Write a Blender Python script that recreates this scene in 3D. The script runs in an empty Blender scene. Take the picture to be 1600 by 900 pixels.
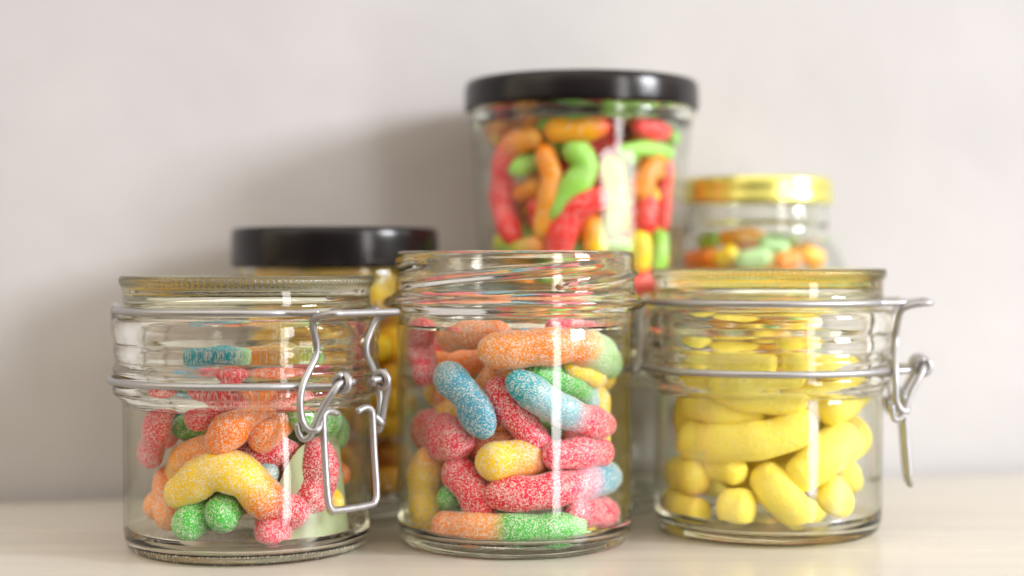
import bpy, bmesh, math, random
from mathutils import Vector, Matrix
R = math.radians
sc = bpy.context.scene
col = sc.collection
random.seed(11)

# ------------------------------------------------------------------ camera
CAMZ, FPX, YH = 0.1029, 2500.0, 415.0
cam_d = bpy.data.cameras.new('camera'); cam = bpy.data.objects.new('camera', cam_d); col.objects.link(cam)
cam.location = (0, 0, CAMZ)
cam.rotation_euler = (R(90) - math.atan((450 - YH) / FPX), 0, 0)
cam_d.sensor_width = 36; cam_d.lens = FPX / 1600 * 36
cam_d.clip_start = 0.01; cam_d.clip_end = 50
cam_d.dof.use_dof = True; cam_d.dof.focus_distance = 0.552; cam_d.dof.aperture_fstop = 3.3
cam_d.dof.aperture_blades = 0
sc.camera = cam

# ------------------------------------------------------------------ helpers
def tag(o, label=None, cat=None, group=None, kind=None):
    if label: o['label'] = label
    if cat: o['category'] = cat
    if group: o['group'] = group
    if kind: o['kind'] = kind
    return o

def empty(name, loc, rz=0):
    o = bpy.data.objects.new(name, None); col.objects.link(o)
    o.location = loc; o.rotation_euler = (0, 0, rz); o.empty_display_size = .02
    return o

def link(name, bm, mats, parent=None, loc=(0, 0, 0), smooth=True):
    me = bpy.data.meshes.new(name); bm.to_mesh(me); bm.free()
    for m in (mats if isinstance(mats, (list, tuple)) else [mats]): me.materials.append(m)
    if smooth:
        for p in me.polygons: p.use_smooth = True
    o = bpy.data.objects.new(name, me); col.objects.link(o); o.location = loc
    if parent: o.parent = parent
    return o

def fillet(pts, it=2, t=.25):
    for _ in range(it):
        q = [pts[0]]
        for a, b in zip(pts, pts[1:]):
            q.append((a[0] + (b[0]-a[0])*t, a[1] + (b[1]-a[1])*t))
            q.append((a[0] + (b[0]-a[0])*(1-t), a[1] + (b[1]-a[1])*(1-t)))
        q.append(pts[-1]); pts = q
    return pts

def lathe_bm(prof, n=128, fn=None, matfn=None, it=2, loop=False):
    """prof: (r,z) from the outer axis point round to the inner axis point (closed on the axis)"""
    prof = fillet(prof, it)
    bm = bmesh.new(); rings = []
    for r, z in prof:
        if r < 1e-6: rings.append([bm.verts.new((0, 0, z))]); continue
        ring = []
        for i in range(n):
            a = 2*math.pi*i/n
            rr, zz = (r, z) if fn is None else fn(r, z, a)
            ring.append(bm.verts.new((rr*math.sin(a), -rr*math.cos(a), zz)))
        rings.append(ring)
    pairs = list(zip(rings, rings[1:]))
    if loop: pairs.append((rings[-1], rings[0]))
    for A, B in pairs:
        for i in range(n):
            j = (i+1) % n
            if len(A) == 1 and len(B) == 1: continue
            if len(A) == 1: f = bm.faces.new((A[0], B[j], B[i]))
            elif len(B) == 1: f = bm.faces.new((A[i], A[j], B[0]))
            else: f = bm.faces.new((A[i], A[j], B[j], B[i]))
            if matfn:
                c = f.calc_center_median(); f.material_index = matfn(math.hypot(c.x, c.y), c.z)
    bmesh.ops.recalc_face_normals(bm, faces=bm.faces[:])
    return bm

def catmull(pts, per=8, closed=False):
    pts = [Vector(p) for p in pts]
    n = len(pts); out = []
    if n == 1: return pts
    if n == 2 and not closed:
        return [pts[0].lerp(pts[1], i/per) for i in range(per+1)]
    def g(i):
        if closed: return pts[i % n]
        if i < 0: return pts[0]*2 - pts[1]
        if i >= n: return pts[-1]*2 - pts[-2]
        return pts[i]
    for i in range(n if closed else n-1):
        p0, p1, p2, p3 = g(i-1), g(i), g(i+1), g(i+2)
        for k in range(per):
            t = k/per
            out.append(.5*((2*p1) + (p2-p0)*t + (2*p0-5*p1+4*p2-p3)*t*t + (3*p1-p0-3*p2+p3)*t**3))
    if not closed: out.append(pts[-1])
    return out

def resample(pts, n):
    L = [0]
    for a, b in zip(pts, pts[1:]): L.append(L[-1] + (b-a).length)
    out = []; j = 0
    for i in range(n):
        s = L[-1]*i/(n-1)
        while j < len(L)-2 and L[j+1] < s: j += 1
        d = L[j+1]-L[j]
        out.append(pts[j].lerp(pts[j+1], 0 if d < 1e-9 else (s-L[j])/d))
    return out, L[-1]

def frames(pts, closed=False):
    n = len(pts); T = []
    for i in range(n):
        a = pts[(i-1) % n] if closed else pts[max(i-1, 0)]
        b = pts[(i+1) % n] if closed else pts[min(i+1, n-1)]
        T.append((b-a).normalized())
    up = Vector((0, 0, 1)) if abs(T[0].z) < .9 else Vector((1, 0, 0))
    N = [(up - T[0]*up.dot(T[0])).normalized()]
    for i in range(1, n):
        v = N[-1] - T[i]*N[-1].dot(T[i]); N.append(v.normalized())
    return T, N

def tube(bm, pts, r, per=6, seg=12, closed=False, smooth=True):
    P = catmull(pts, per, closed) if smooth else [Vector(p) for p in pts]
    T, N = frames(P, closed); rings = []
    if closed:   # untwist
        d = N[0]; e = N[-1] - T[0]*N[-1].dot(T[0]); e.normalize()
        ang = e.angle(d, 0) * (1 if e.cross(d).dot(T[0]) > 0 else -1)
        N = [Matrix.Rotation(ang*i/len(N), 3, T[i]) @ N[i] for i in range(len(N))]
    for p, t, nn in zip(P, T, N):
        b = t.cross(nn)
        rings.append([bm.verts.new(p + (nn*math.cos(2*math.pi*k/seg) + b*math.sin(2*math.pi*k/seg))*r) for k in range(seg)])
    m = len(rings)
    for i in range(m if closed else m-1):
        A, B = rings[i], rings[(i+1) % m]
        for k in range(seg): bm.faces.new((A[k], A[(k+1) % seg], B[(k+1) % seg], B[k]))
    if not closed:
        for ring, p, t in ((rings[0], P[0], -T[0]), (rings[-1], P[-1], T[-1])):
            c = bm.verts.new(p + t*r*.5)
            for k in range(seg): bm.faces.new((ring[k], ring[(k+1) % seg], c))

def finish(bm):
    bmesh.ops.recalc_face_normals(bm, faces=bm.faces[:]); return bm

# ------------------------------------------------------------------ materials
def newmat(name):
    m = bpy.data.materials.new(name); m.use_nodes = True
    nt = m.node_tree; nt.nodes.clear()
    return m, nt, nt.nodes, nt.links

def bsdf_mat(name, color, rough=.5, metal=0, **kw):
    m, nt, N, L = newmat(name)
    out = N.new('ShaderNodeOutputMaterial'); b = N.new('ShaderNodeBsdfPrincipled')
    b.inputs['Base Color'].default_value = (*color, 1); b.inputs['Roughness'].default_value = rough
    b.inputs['Metallic'].default_value = metal
    for k, v in kw.items(): b.inputs[k.replace('_', ' ')].default_value = v
    L.new(b.outputs[0], out.inputs[0])
    return m, N, L, b

def add_bump(N, L, b, scale, strength, dist=.001, detail=4, coord='Object', stretch=None):
    tc = N.new('ShaderNodeTexCoord'); no = N.new('ShaderNodeTexNoise'); bu = N.new('ShaderNodeBump')
    no.inputs['Scale'].default_value = scale; no.inputs['Detail'].default_value = detail
    src = tc.outputs[coord]
    if stretch:
        mp = N.new('ShaderNodeMapping'); mp.inputs['Scale'].default_value = stretch
        L.new(src, mp.inputs[0]); src = mp.outputs[0]
    L.new(src, no.inputs['Vector'])
    bu.inputs['Strength'].default_value = strength; bu.inputs['Distance'].default_value = dist
    L.new(no.outputs['Fac'], bu.inputs['Height']); L.new(bu.outputs[0], b.inputs['Normal'])
    return no, bu

def wall_glass(name, tint=(.975, .975, .945), rough=.015):
    """thin blown side wall: straight transmission plus Schlick reflection"""
    m, nt, N, L = newmat(name)
    out = N.new('ShaderNodeOutputMaterial'); mix = N.new('ShaderNodeMixShader')
    tr = N.new('ShaderNodeBsdfTransparent'); gl = N.new('ShaderNodeBsdfGlossy')
    gl.inputs['Roughness'].default_value = rough
    ge = N.new('ShaderNodeNewGeometry')
    dot = N.new('ShaderNodeVectorMath'); dot.operation = 'DOT_PRODUCT'
    tc = N.new('ShaderNodeTexCoord'); no = N.new('ShaderNodeTexNoise'); bu = N.new('ShaderNodeBump')
    mp = N.new('ShaderNodeMapping'); mp.inputs['Scale'].default_value = (1, 1, .35)
    L.new(tc.outputs['Object'], mp.inputs[0]); L.new(mp.outputs[0], no.inputs['Vector'])
    no.inputs['Scale'].default_value = 130; no.inputs['Detail'].default_value = 1
    bu.inputs['Strength'].default_value = .25; bu.inputs['Distance'].default_value = .0006
    L.new(no.outputs['Fac'], bu.inputs['Height']); L.new(bu.outputs[0], gl.inputs['Normal'])
    L.new(ge.outputs['Incoming'], dot.inputs[0]); L.new(ge.outputs['Normal'], dot.inputs[1])
    ab = N.new('ShaderNodeMath'); ab.operation = 'ABSOLUTE'; L.new(dot.outputs['Value'], ab.inputs[0])
    om = N.new('ShaderNodeMath'); om.operation = 'SUBTRACT'; om.inputs[0].default_value = 1; L.new(ab.outputs[0], om.inputs[1])
    pw = N.new('ShaderNodeMath'); pw.operation = 'POWER'; pw.inputs[1].default_value = 4.2; L.new(om.outputs[0], pw.inputs[0])
    ma = N.new('ShaderNodeMath'); ma.operation = 'MULTIPLY_ADD'; ma.inputs[1].default_value = .93; ma.inputs[2].default_value = .038
    L.new(pw.outputs[0], ma.inputs[0])
    # longer path through the tinted wall at grazing angles
    dn = N.new('ShaderNodeMath'); dn.operation = 'MAXIMUM'; dn.inputs[1].default_value = .18; L.new(ab.outputs[0], dn.inputs[0])
    iv = N.new('ShaderNodeMath'); iv.operation = 'DIVIDE'; iv.inputs[0].default_value = .55; L.new(dn.outputs[0], iv.inputs[1])
    gm = N.new('ShaderNodeGamma'); gm.inputs['Color'].default_value = (*tint, 1); L.new(iv.outputs[0], gm.inputs['Gamma'])
    L.new(gm.outputs[0], tr.inputs['Color'])
    L.new(ma.outputs[0], mix.inputs[0]); L.new(tr.outputs[0], mix.inputs[1]); L.new(gl.outputs[0], mix.inputs[2])
    L.new(mix.outputs[0], out.inputs[0])
    return m

def solid_glass(name, tint=(.95, .97, .91), rough=.0, bump=.08):
    m, nt, N, L = newmat(name)
    out = N.new('ShaderNodeOutputMaterial'); g = N.new('ShaderNodeBsdfGlass')
    g.inputs['Color'].default_value = (*tint, 1); g.inputs['IOR'].default_value = 1.5
    g.inputs['Roughness'].default_value = rough
    add_bump(N, L, g, 160, bump, .0008, 2, stretch=(.5, .5, 2.2))
    L.new(g.outputs[0], out.inputs[0])
    return m

GW = wall_glass('jar_glass_wall')
GS = solid_glass('jar_glass_thick', (.982, .982, .962))
GW2 = wall_glass('clear_glass_wall', (.975, .98, .965))
GS2 = solid_glass('clear_glass_thick', (.965, .975, .95))
GLID = solid_glass('lid_glass', (.95, .952, .89), 0, .12)

WIRE, N_, L_, b_ = bsdf_mat('galvanised_wire', (.41, .41, .425), .38, .85)
no_, bu_ = add_bump(N_, L_, b_, 700, .25, .0003)
rr = N_.new('ShaderNodeMapRange'); rr.inputs[3].default_value = .3; rr.inputs[4].default_value = .58
L_.new(no_.outputs['Fac'], rr.inputs[0]); L_.new(rr.outputs[0], b_.inputs['Roughness'])

BLK, N_, L_, b_ = bsdf_mat('black_lid_paint', (.006, .0045, .006), .2, Specular_IOR_Level=.34)
add_bump(N_, L_, b_, 90, .08, .001)
GOLD, N_, L_, b_ = bsdf_mat('gold_lid_metal', (.78, .76, .22), .28, .85)
add_bump(N_, L_, b_, 110, .2, .001)

def sugar_mat(name, cover=.5, white=.9, sss=.25):
    """gummy with a per-vertex gum colour under a crust of sugar grains"""
    m, nt, N, L = newmat(name)
    out = N.new('ShaderNodeOutputMaterial'); b = N.new('ShaderNodeBsdfPrincipled')
    at = N.new('ShaderNodeAttribute'); at.attribute_name = 'gum'
    tc = N.new('ShaderNodeTexCoord')
    vo = N.new('ShaderNodeTexVoronoi'); vo.inputs['Scale'].default_value = 2500
    vo2 = N.new('ShaderNodeTexVoronoi'); vo2.inputs['Scale'].default_value = 1500
    no = N.new('ShaderNodeTexNoise'); no.inputs['Scale'].default_value = 160; no.inputs['Detail'].default_value = 3
    for n in (vo, vo2, no): L.new(tc.outputs['Object'], n.inputs['Vector'])
    sp = N.new('ShaderNodeSeparateColor'); L.new(vo.outputs['Color'], sp.inputs[0])
    sp2 = N.new('ShaderNodeSeparateColor'); L.new(vo2.outputs['Color'], sp2.inputs[0])
    # coverage threshold varies slowly over the sweet
    th = N.new('ShaderNodeMapRange'); th.inputs[1].default_value = .3; th.inputs[2].default_value = .7
    th.inputs[3].default_value = 1-cover+.22; th.inputs[4].default_value = 1-cover-.2
    L.new(no.outputs['Fac'], th.inputs[0])
    g1 = N.new('ShaderNodeMath'); g1.operation = 'GREATER_THAN'; L.new(sp.outputs[0], g1.inputs[0]); L.new(th.outputs[0], g1.inputs[1])
    g2 = N.new('ShaderNodeMath'); g2.operation = 'GREATER_THAN'; g2.inputs[1].default_value = .93; L.new(sp2.outputs[1], g2.inputs[0])
    mx = N.new('ShaderNodeMath'); mx.operation = 'MAXIMUM'; L.new(g1.outputs[0], mx.inputs[0]); L.new(g2.outputs[0], mx.inputs[1])
    fa = N.new('ShaderNodeMath'); fa.operation = 'MULTIPLY'; L.new(mx.outputs[0], fa.inputs[0])
    am = N.new('ShaderNodeMapRange'); am.inputs[3].default_value = .2; am.inputs[4].default_value = .72
    L.new(sp.outputs[2], am.inputs[0]); L.new(am.outputs[0], fa.inputs[1])
    mc = N.new('ShaderNodeMix'); mc.data_type = 'RGBA'
    L.new(fa.outputs[0], mc.inputs[0]); L.new(at.outputs['Color'], mc.inputs[6])
    mc.inputs[7].default_value = (white, white*.98, white*.96, 1)
    L.new(mc.outputs[2], b.inputs['Base Color'])
    # bump: grains
    h = N.new('ShaderNodeMath'); h.operation = 'MULTIPLY'; L.new(mx.outputs[0], h.inputs[0])
    L.new(sp.outputs[1], h.inputs[1])
    bu = N.new('ShaderNodeBump'); bu.inputs['Strength'].default_value = .55; bu.inputs['Distance'].default_value = .0004
    L.new(h.outputs[0], bu.inputs['Height']); L.new(bu.outputs[0], b.inputs['Normal'])
    b.inputs['Roughness'].default_value = .42
    b.inputs['Subsurface Weight'].default_value = sss
    b.inputs['Subsurface Radius'].default_value = (1, .6, .35)
    b.inputs['Subsurface Scale'].default_value = .005
    L.new(b.outputs[0], out.inputs[0])
    return m
SUGAR = sugar_mat('sugar_crusted_gummy', .36, .94, .35)
SUGAR2 = sugar_mat('lightly_sugared_gummy', .12, .85, .3)

GRAIN, N_, L_, b_ = bsdf_mat('sugar_grain', (.93, .92, .90), .18)
b_.inputs['Transmission Weight'].default_value = .35
def grain(bm, p, size, rnd, slot, cl=None):
    M = Matrix.Rotation(rnd.uniform(0, 3.14), 3, Vector((rnd.gauss(0, 1), rnd.gauss(0, 1), rnd.gauss(0, 1))).normalized())
    v = [bm.verts.new(p + M @ Vector(q)*size*rnd.uniform(.75, 1.25)) for q in ((1, 0, 0), (0, 1, 0), (-1, 0, 0), (0, -1, 0), (0, 0, 1), (0, 0, -1))]
    for a, b, c_ in ((0, 1, 4), (1, 2, 4), (2, 3, 4), (3, 0, 4), (1, 0, 5), (2, 1, 5), (3, 2, 5), (0, 3, 5)):
        f = bm.faces.new((v[a], v[b], v[c_])); f.material_index = slot
def foam_mat(name):
    m, nt, N, L = newmat(name)
    out = N.new('ShaderNodeOutputMaterial'); b = N.new('ShaderNodeBsdfPrincipled')
    at = N.new('ShaderNodeAttribute'); at.attribute_name = 'gum'
    # powdery bloom in soft patches
    tc = N.new('ShaderNodeTexCoord'); no = N.new('ShaderNodeTexNoise'); no.inputs['Scale'].default_value = 230; no.inputs['Detail'].default_value = 6
    no.inputs['Roughness'].default_value = .7; L.new(tc.outputs['Object'], no.inputs['Vector'])
    mr = N.new('ShaderNodeMapRange'); mr.inputs[1].default_value = .42; mr.inputs[2].default_value = .72; mr.inputs[4].default_value = .3; L.new(no.outputs['Fac'], mr.inputs[0])
    mc = N.new('ShaderNodeMix'); mc.data_type = 'RGBA'; mc.inputs[7].default_value = (1, .90, .36, 1)
    L.new(mr.outputs[0], mc.inputs[0]); L.new(at.outputs['Color'], mc.inputs[6]); L.new(mc.outputs[2], b.inputs['Base Color'])
    b.inputs['Roughness'].default_value = .62; b.inputs['Specular IOR Level'].default_value = .3
    b.inputs['Subsurface Weight'].default_value = .25; b.inputs['Subsurface Radius'].default_value = (1, .7, .2)
    b.inputs['Subsurface Scale'].default_value = .004
    add_bump(N, L, b, 420, .6, .0009, 6)
    L.new(b.outputs[0], out.inputs[0]); return m
FOAM = foam_mat('foam_banana')

# colours of the gum itself; the dark brown carries painted shade
COLS = dict(red=(.74, .008, .03), pink=(.80, .028, .11), crimson=(.55, .008, .04), orange=(.98, .22, .0), lorange=(1, .34, .03),
            yellow=(.97, .64, .0), green=(.05, .48, .05), lgreen=(.16, .60, .09), teal=(.0, .38, .50), blue=(.04, .34, .56),
            lblue=(.25, .52, .66), lilac=(.60, .30, .48), grey=(.30, .42, .42), mint=(.42, .72, .32),
            vred=(.97, .035, .035), vorange=(1., .30, .0), vyellow=(1, .76, .0), vgreen=(.34, .76, .10), vamber=(1, .45, .0),
            foam=(1, .82, .11), foam2=(1, .74, .06), foam3=(1, .86, .18), amber=(1, .56, .01), honey=(1, .68, .02), shade_brown=(.42, .13, .01))

ALLW = {}
def sweet(name, jar, pts, r, cols, mat, label, group, lump=.055, taper=.2, flat=.9, caps=.9, crust=0):
    """a soft sweet swept along a centre line. cols = [(position 0..1, colour name), ...]"""
    rnd = random.Random(len(bpy.data.objects)*7+3)
    P = catmull(pts, 8) if len(pts) > 2 else catmull(pts, 10)
    P, Ln = resample(P, max(10, int(Ln0(P)/.0016)))
    # extend by rounded caps: rings with decreasing radius inside the first/last r of length
    T0 = (P[0]-P[1]).normalized(); T1 = (P[-1]-P[-2]).normalized()
    n = len(P); total = Ln + 2*r*caps
    ph = [rnd.uniform(0, 6.28) for _ in range(6)]
    seq = []
    K = 6
    for k in range(K):      # start cap
        th = math.pi/2*(1-k/K); seq.append((P[0] + T0*r*caps*math.sin(th), math.cos(th)))
    for i in range(n): seq.append((P[i], 1.0))
    for k in range(1, K+1):
        th = math.pi/2*(k/K); seq.append((P[-1] + T1*r*caps*math.sin(th), math.cos(th)))
    pts3 = [s[0] for s in seq]
    Tt, Nn = frames(pts3)
    Tt = [(-T0 if i < K else (T1 if i >= K+n else t)) for i, t in enumerate(Tt)]
    bm = bmesh.new(); cl = bm.loops.layers.float_color.new('gum'); vc = {}
    SEG = 20; rings = []; cum = [0]
    for a, b in zip(pts3, pts3[1:]): cum.append(cum[-1] + (b-a).length)
    def colour(s):
        for (s0, c0), (s1, c1) in zip(cols, cols[1:]):
            if s <= s1:
                t = 0 if s1 <= s0 else min(max((s-s0)/(s1-s0), 0), 1)
                a, b = COLS[c0], COLS[c1]; return tuple(a[i]+(b[i]-a[i])*t for i in range(3))
        return COLS[cols[-1][1]]
    cen = sum(pts3, Vector())/len(pts3)
    for i, (p, rs) in enumerate(seq):
        s = cum[i]/cum[-1]
        rad = r*rs*(1 - taper*(abs(2*s-1)**3))*(1 + lump*math.sin(s*17*total/.04+ph[0]) + lump*.7*math.sin(s*9+ph[1]))
        nn = Nn[i]; t = Tt[i]; nn = (nn - t*nn.dot(t)).normalized(); bb = t.cross(nn)
        if rs < .02:
            v = bm.verts.new(p-cen); vc[v] = colour(s); rings.append([v]); continue
        ring = []
        for k in range(SEG):
            a = 2*math.pi*k/SEG
            q = rad*(1 + .03*math.sin(2*a+ph[2]+s*3) + .025*math.sin(3*a+ph[3]+s*11))
            v = bm.verts.new(p-cen + nn*math.cos(a)*q + bb*math.sin(a)*q*flat); vc[v] = colour(s); ring.append(v)
        rings.append(ring)
    for A, B in zip(rings, rings[1:]):
        for k in range(SEG):
            j = (k+1) % SEG
            if len(A) == 1: bm.faces.new((A[0], B[k], B[j]))
            elif len(B) == 1: bm.faces.new((A[k], A[j], B[0]))
            else: bm.faces.new((A[k], A[j], B[j], B[k]))
    finish(bm)
    for f in bm.faces:
        for l in f.loops: l[cl] = (*vc[l.vert], 1)
    if crust:      # raised sugar crystals, patchy
        fs = [f for f in bm.faces]; wt = [f.calc_area() for f in fs]; tot = sum(wt)
        pk = [rnd.uniform(0, 6.28) for _ in range(3)]
        for f in rnd.choices(fs, wt, k=int(tot*1e6*crust)):
            vs_ = f.verts; a_, b_ = rnd.random(), rnd.random()
            if len(vs_) == 4: p = (vs_[0].co*(1-a_)+vs_[1].co*a_)*(1-b_)+(vs_[3].co*(1-a_)+vs_[2].co*a_)*b_
            else: q_ = math.sqrt(a_); p = vs_[0].co*(1-q_)+vs_[1].co*q_*(1-b_)+vs_[2].co*q_*b_
            if .5+.5*math.sin(p.x*900+pk[0])*math.sin(p.z*800+pk[1])*math.sin(p.y*700+pk[2]) + .35 < rnd.random(): continue
            grain(bm, p + f.normal*.00003, rnd.uniform(.00013, .00027), rnd, 1)
    o = link(name, bm, [mat, GRAIN] if crust else mat, None, cen)
    if crust:
        for p_ in o.data.polygons:
            if p_.material_index == 1: p_.use_smooth = False
    tag(o, label, 'candy', group)
    ALLW.setdefault(jar, []).append((P[::2]+[P[-1]], r))
    return o
def Ln0(P): return sum((b-a).length for a, b in zip(P, P[1:]))

def ray(px, py):
    """direction in the scene of a photograph position (1600x900)"""
    return Vector(((px-800)/FPX, 1, -(py-YH)/FPX))
def on_cyl(px, py, c, rho):
    """the point at distance rho from the jar's axis, on its near side, in that direction"""
    d = ray(px, py); A = d.x*d.x+d.y*d.y; B = -(d.x*c[0]+d.y*c[1]); C = c[0]**2+c[1]**2-rho*rho
    disc = B*B-A*C
    t = (-B-math.sqrt(disc))/A if disc > 0 else -B/A
    p = d*t
    if disc <= 0:
        v = Vector((p.x-c[0], p.y-c[1])); v = v.normalized()*rho; p.x, p.y = c[0]+v.x, c[1]+v.y
    return Vector((p.x, p.y, CAMZ+p.z))

def place(jar, rin, zmin, zmax, name, pts, w, depth, cols, mat, label, group, **kw):
    """pts in photograph positions, w = thickness in photograph pixels, depth = how far in from the glass (m); a point may carry its own depth"""
    c = jar
    r = 1.1*w/2/FPX*(math.hypot(*c)-rin*.8)
    P = []
    for p in pts:
        dd = depth + (p[2] if len(p) > 2 else 0)
        q = on_cyl(p[0], p[1], c, max(.001, rin-r-.0006-dd)); q.z = min(max(q.z, zmin+r*.95), zmax-r); P.append(q)
    if len(P) == 1:      # a sweet seen end-on: it runs back into the jar
        a = P[0]; v = Vector((c[0]-a.x, c[1]-a.y, 0)).normalized(); P.append(a+v*.018+Vector((0, 0, .006)))
    # keep the centre line inside the glass
    for i, q in enumerate(P):
        v = Vector((q.x-c[0], q.y-c[1])); m = rin-r-.0006
        if v.length > m: v = v.normalized()*m; q.x, q.y = c[0]+v.x, c[1]+v.y
    return sweet(name, jar, P, r, cols, mat, label, group, **kw)

def fill(jar, rin, zmin, zmax, n, rr, Lr, kinds, name, mat, seed, tries=4000, tight=.86, rfn=None, **kw):
    """sweets heaped in the rest of the jar, none running through another"""
    rnd = random.Random(seed); got = 0
    exist = ALLW.setdefault(jar, [])
    for _ in range(tries):
        if got >= n: break
        r = rnd.uniform(*rr); Ln = rnd.uniform(*Lr)
        z = zmin + r + (zmax-zmin-2*r)*rnd.random()
        ri = rin if rfn is None else rfn(z)
        rho = (ri-r-.001)*math.sqrt(rnd.random()); a = rnd.uniform(0, 6.283)
        c = Vector((jar[0]+rho*math.cos(a), jar[1]+rho*math.sin(a), z))
        th = rnd.uniform(0, 6.283); el = rnd.gauss(0, .35)
        d = Vector((math.cos(th)*math.cos(el), math.sin(th)*math.cos(el), math.sin(el)))
        side = d.cross(Vector((0, 0, 1))).normalized()
        bend = rnd.uniform(-.25, .25)*Ln
        P = [c-d*Ln/2, c+side*bend*.5+Vector((0, 0, rnd.uniform(-.1, .1)*Ln)), c+d*Ln/2]
        Q, _l = resample(catmull(P, 4), 7)
        ok = True
        for q in Q:
            rr_ = (rin if rfn is None else rfn(q.z))-r-.0006
            if math.hypot(q.x-jar[0], q.y-jar[1]) > rr_ or q.z < zmin+r*.95 or q.z > zmax-r: ok = False; break
        if not ok: continue
        for (W, wr) in exist:
            m = (wr+r)*tight
            if any((q-w).length_squared < m*m for q in Q for w in W): ok = False; break
        if not ok: continue
        cols, label, group = kinds[got % len(kinds)]
        if rnd.random() < .5: cols = [(1-s, c_) for s, c_ in reversed(cols)]
        sweet(name, jar, P, r, cols, mat, label, group, **kw); got += 1
    return got

# ------------------------------------------------------------------ setting
def box_bm(x0, x1, y0, y1, z0, z1, bevel=0):
    bm = bmesh.new(); bmesh.ops.create_cube(bm, size=1)
    for v in bm.verts: v.co = Vector(((x0+x1)/2+v.co.x*(x1-x0), (y0+y1)/2+v.co.y*(y1-y0), (z0+z1)/2+v.co.z*(z1-z0)))
    if bevel: bmesh.ops.bevel(bm, geom=bm.edges[:], offset=bevel, segments=3, affect='EDGES', profile=.5)
    return bm

TAB, N_, L_, b_ = bsdf_mat('white_laminate', (.68, .64, .55), .22)
tc = N_.new('ShaderNodeTexCoord'); mp = N_.new('ShaderNodeMapping'); mp.inputs['Scale'].default_value = (2, 34, 3)
no = N_.new('ShaderNodeTexNoise'); no.inputs['Scale'].default_value = 2.2; no.inputs['Detail'].default_value = 6
L_.new(tc.outputs['Object'], mp.inputs[0]); L_.new(mp.outputs[0], no.inputs['Vector'])
cr = N_.new('ShaderNodeValToRGB'); cr.color_ramp.elements[0].position = .35; cr.color_ramp.elements[1].position = .65
cr.color_ramp.elements[0].color = (.535, .505, .445, 1); cr.color_ramp.elements[1].color = (.58, .55, .49, 1)
L_.new(no.outputs['Fac'], cr.inputs[0]); L_.new(cr.outputs[0], b_.inputs['Base Color'])
mr = N_.new('ShaderNodeMapRange'); mr.inputs[3].default_value = .22; mr.inputs[4].default_value = .30
L_.new(no.outputs['Fac'], mr.inputs[0]); L_.new(mr.outputs[0], b_.inputs['Roughness'])
bu = N_.new('ShaderNodeBump'); bu.inputs['Strength'].default_value = .05; bu.inputs['Distance'].default_value = .0003
L_.new(no.outputs['Fac'], bu.inputs['Height']); L_.new(bu.outputs[0], b_.inputs['Normal'])

SL = math.atan(.2188)      # the wall runs a little away to the right
# tabletop: back edge follows the wall
bm = bmesh.new()
def wy(x): return .688+.2188*(x+.22)
vs = [(-1.2, .495), (1.4, .495), (1.4, wy(1.4)), (-1.2, wy(-1.2))]
lo = [bm.verts.new((x, y, -.022)) for x, y in vs]; hi = [bm.verts.new((x, y, 0)) for x, y in vs]
bm.faces.new(lo[::-1]); bm.faces.new(hi)
for i in range(4): bm.faces.new((lo[i], lo[(i+1) % 4], hi[(i+1) % 4], hi[i]))
bmesh.ops.bevel(bm, geom=bm.edges[:], offset=.0015, segments=3, affect='EDGES', profile=.5)
finish(bm)
tag(link('tabletop', bm, TAB, smooth=False), 'pale cream laminate tabletop the jars stand on', 'table', None, 'structure')

WAL, N_, L_, b_ = bsdf_mat('painted_plaster', (.78, .755, .745), .75)
tc = N_.new('ShaderNodeTexCoord')
no = N_.new('ShaderNodeTexNoise'); no.inputs['Scale'].default_value = 9; no.inputs['Detail'].default_value = 5
cr = N_.new('ShaderNodeValToRGB'); cr.color_ramp.elements[0].position = .35; cr.color_ramp.elements[1].position = .65
cr.color_ramp.elements[0].color = (.44, .433, .447, 1); cr.color_ramp.elements[1].color = (.49, .483, .497, 1)
L_.new(tc.outputs['Object'], no.inputs['Vector']); L_.new(no.outputs['Fac'], cr.inputs[0]); L_.new(cr.outputs[0], b_.inputs['Base Color'])
n2 = N_.new('ShaderNodeTexNoise'); n2.inputs['Scale'].default_value = 55; n2.inputs['Detail'].default_value = 5
L_.new(tc.outputs['Object'], n2.inputs['Vector'])
bu = N_.new('ShaderNodeBump'); bu.inputs['Strength'].default_value = .35; bu.inputs['Distance'].default_value = .0015
L_.new(n2.outputs['Fac'], bu.inputs['Height']); L_.new(bu.outputs[0], b_.inputs['Normal'])
bm = box_bm(-1.6, 1.6, 0, .04, -.5, 1.3)
w = link('wall', bm, WAL, smooth=False); w.location = (0, wy(0)+.009, 0); w.rotation_euler = (0, 0, SL)
tag(w, 'plain off white painted wall behind the jars', 'wall', None, 'structure')

# ------------------------------------------------------------------ jars
def wallzone(z0, z1):
    return lambda r, z: 0 if z0 < z < z1 and r > .02 else 1

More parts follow.
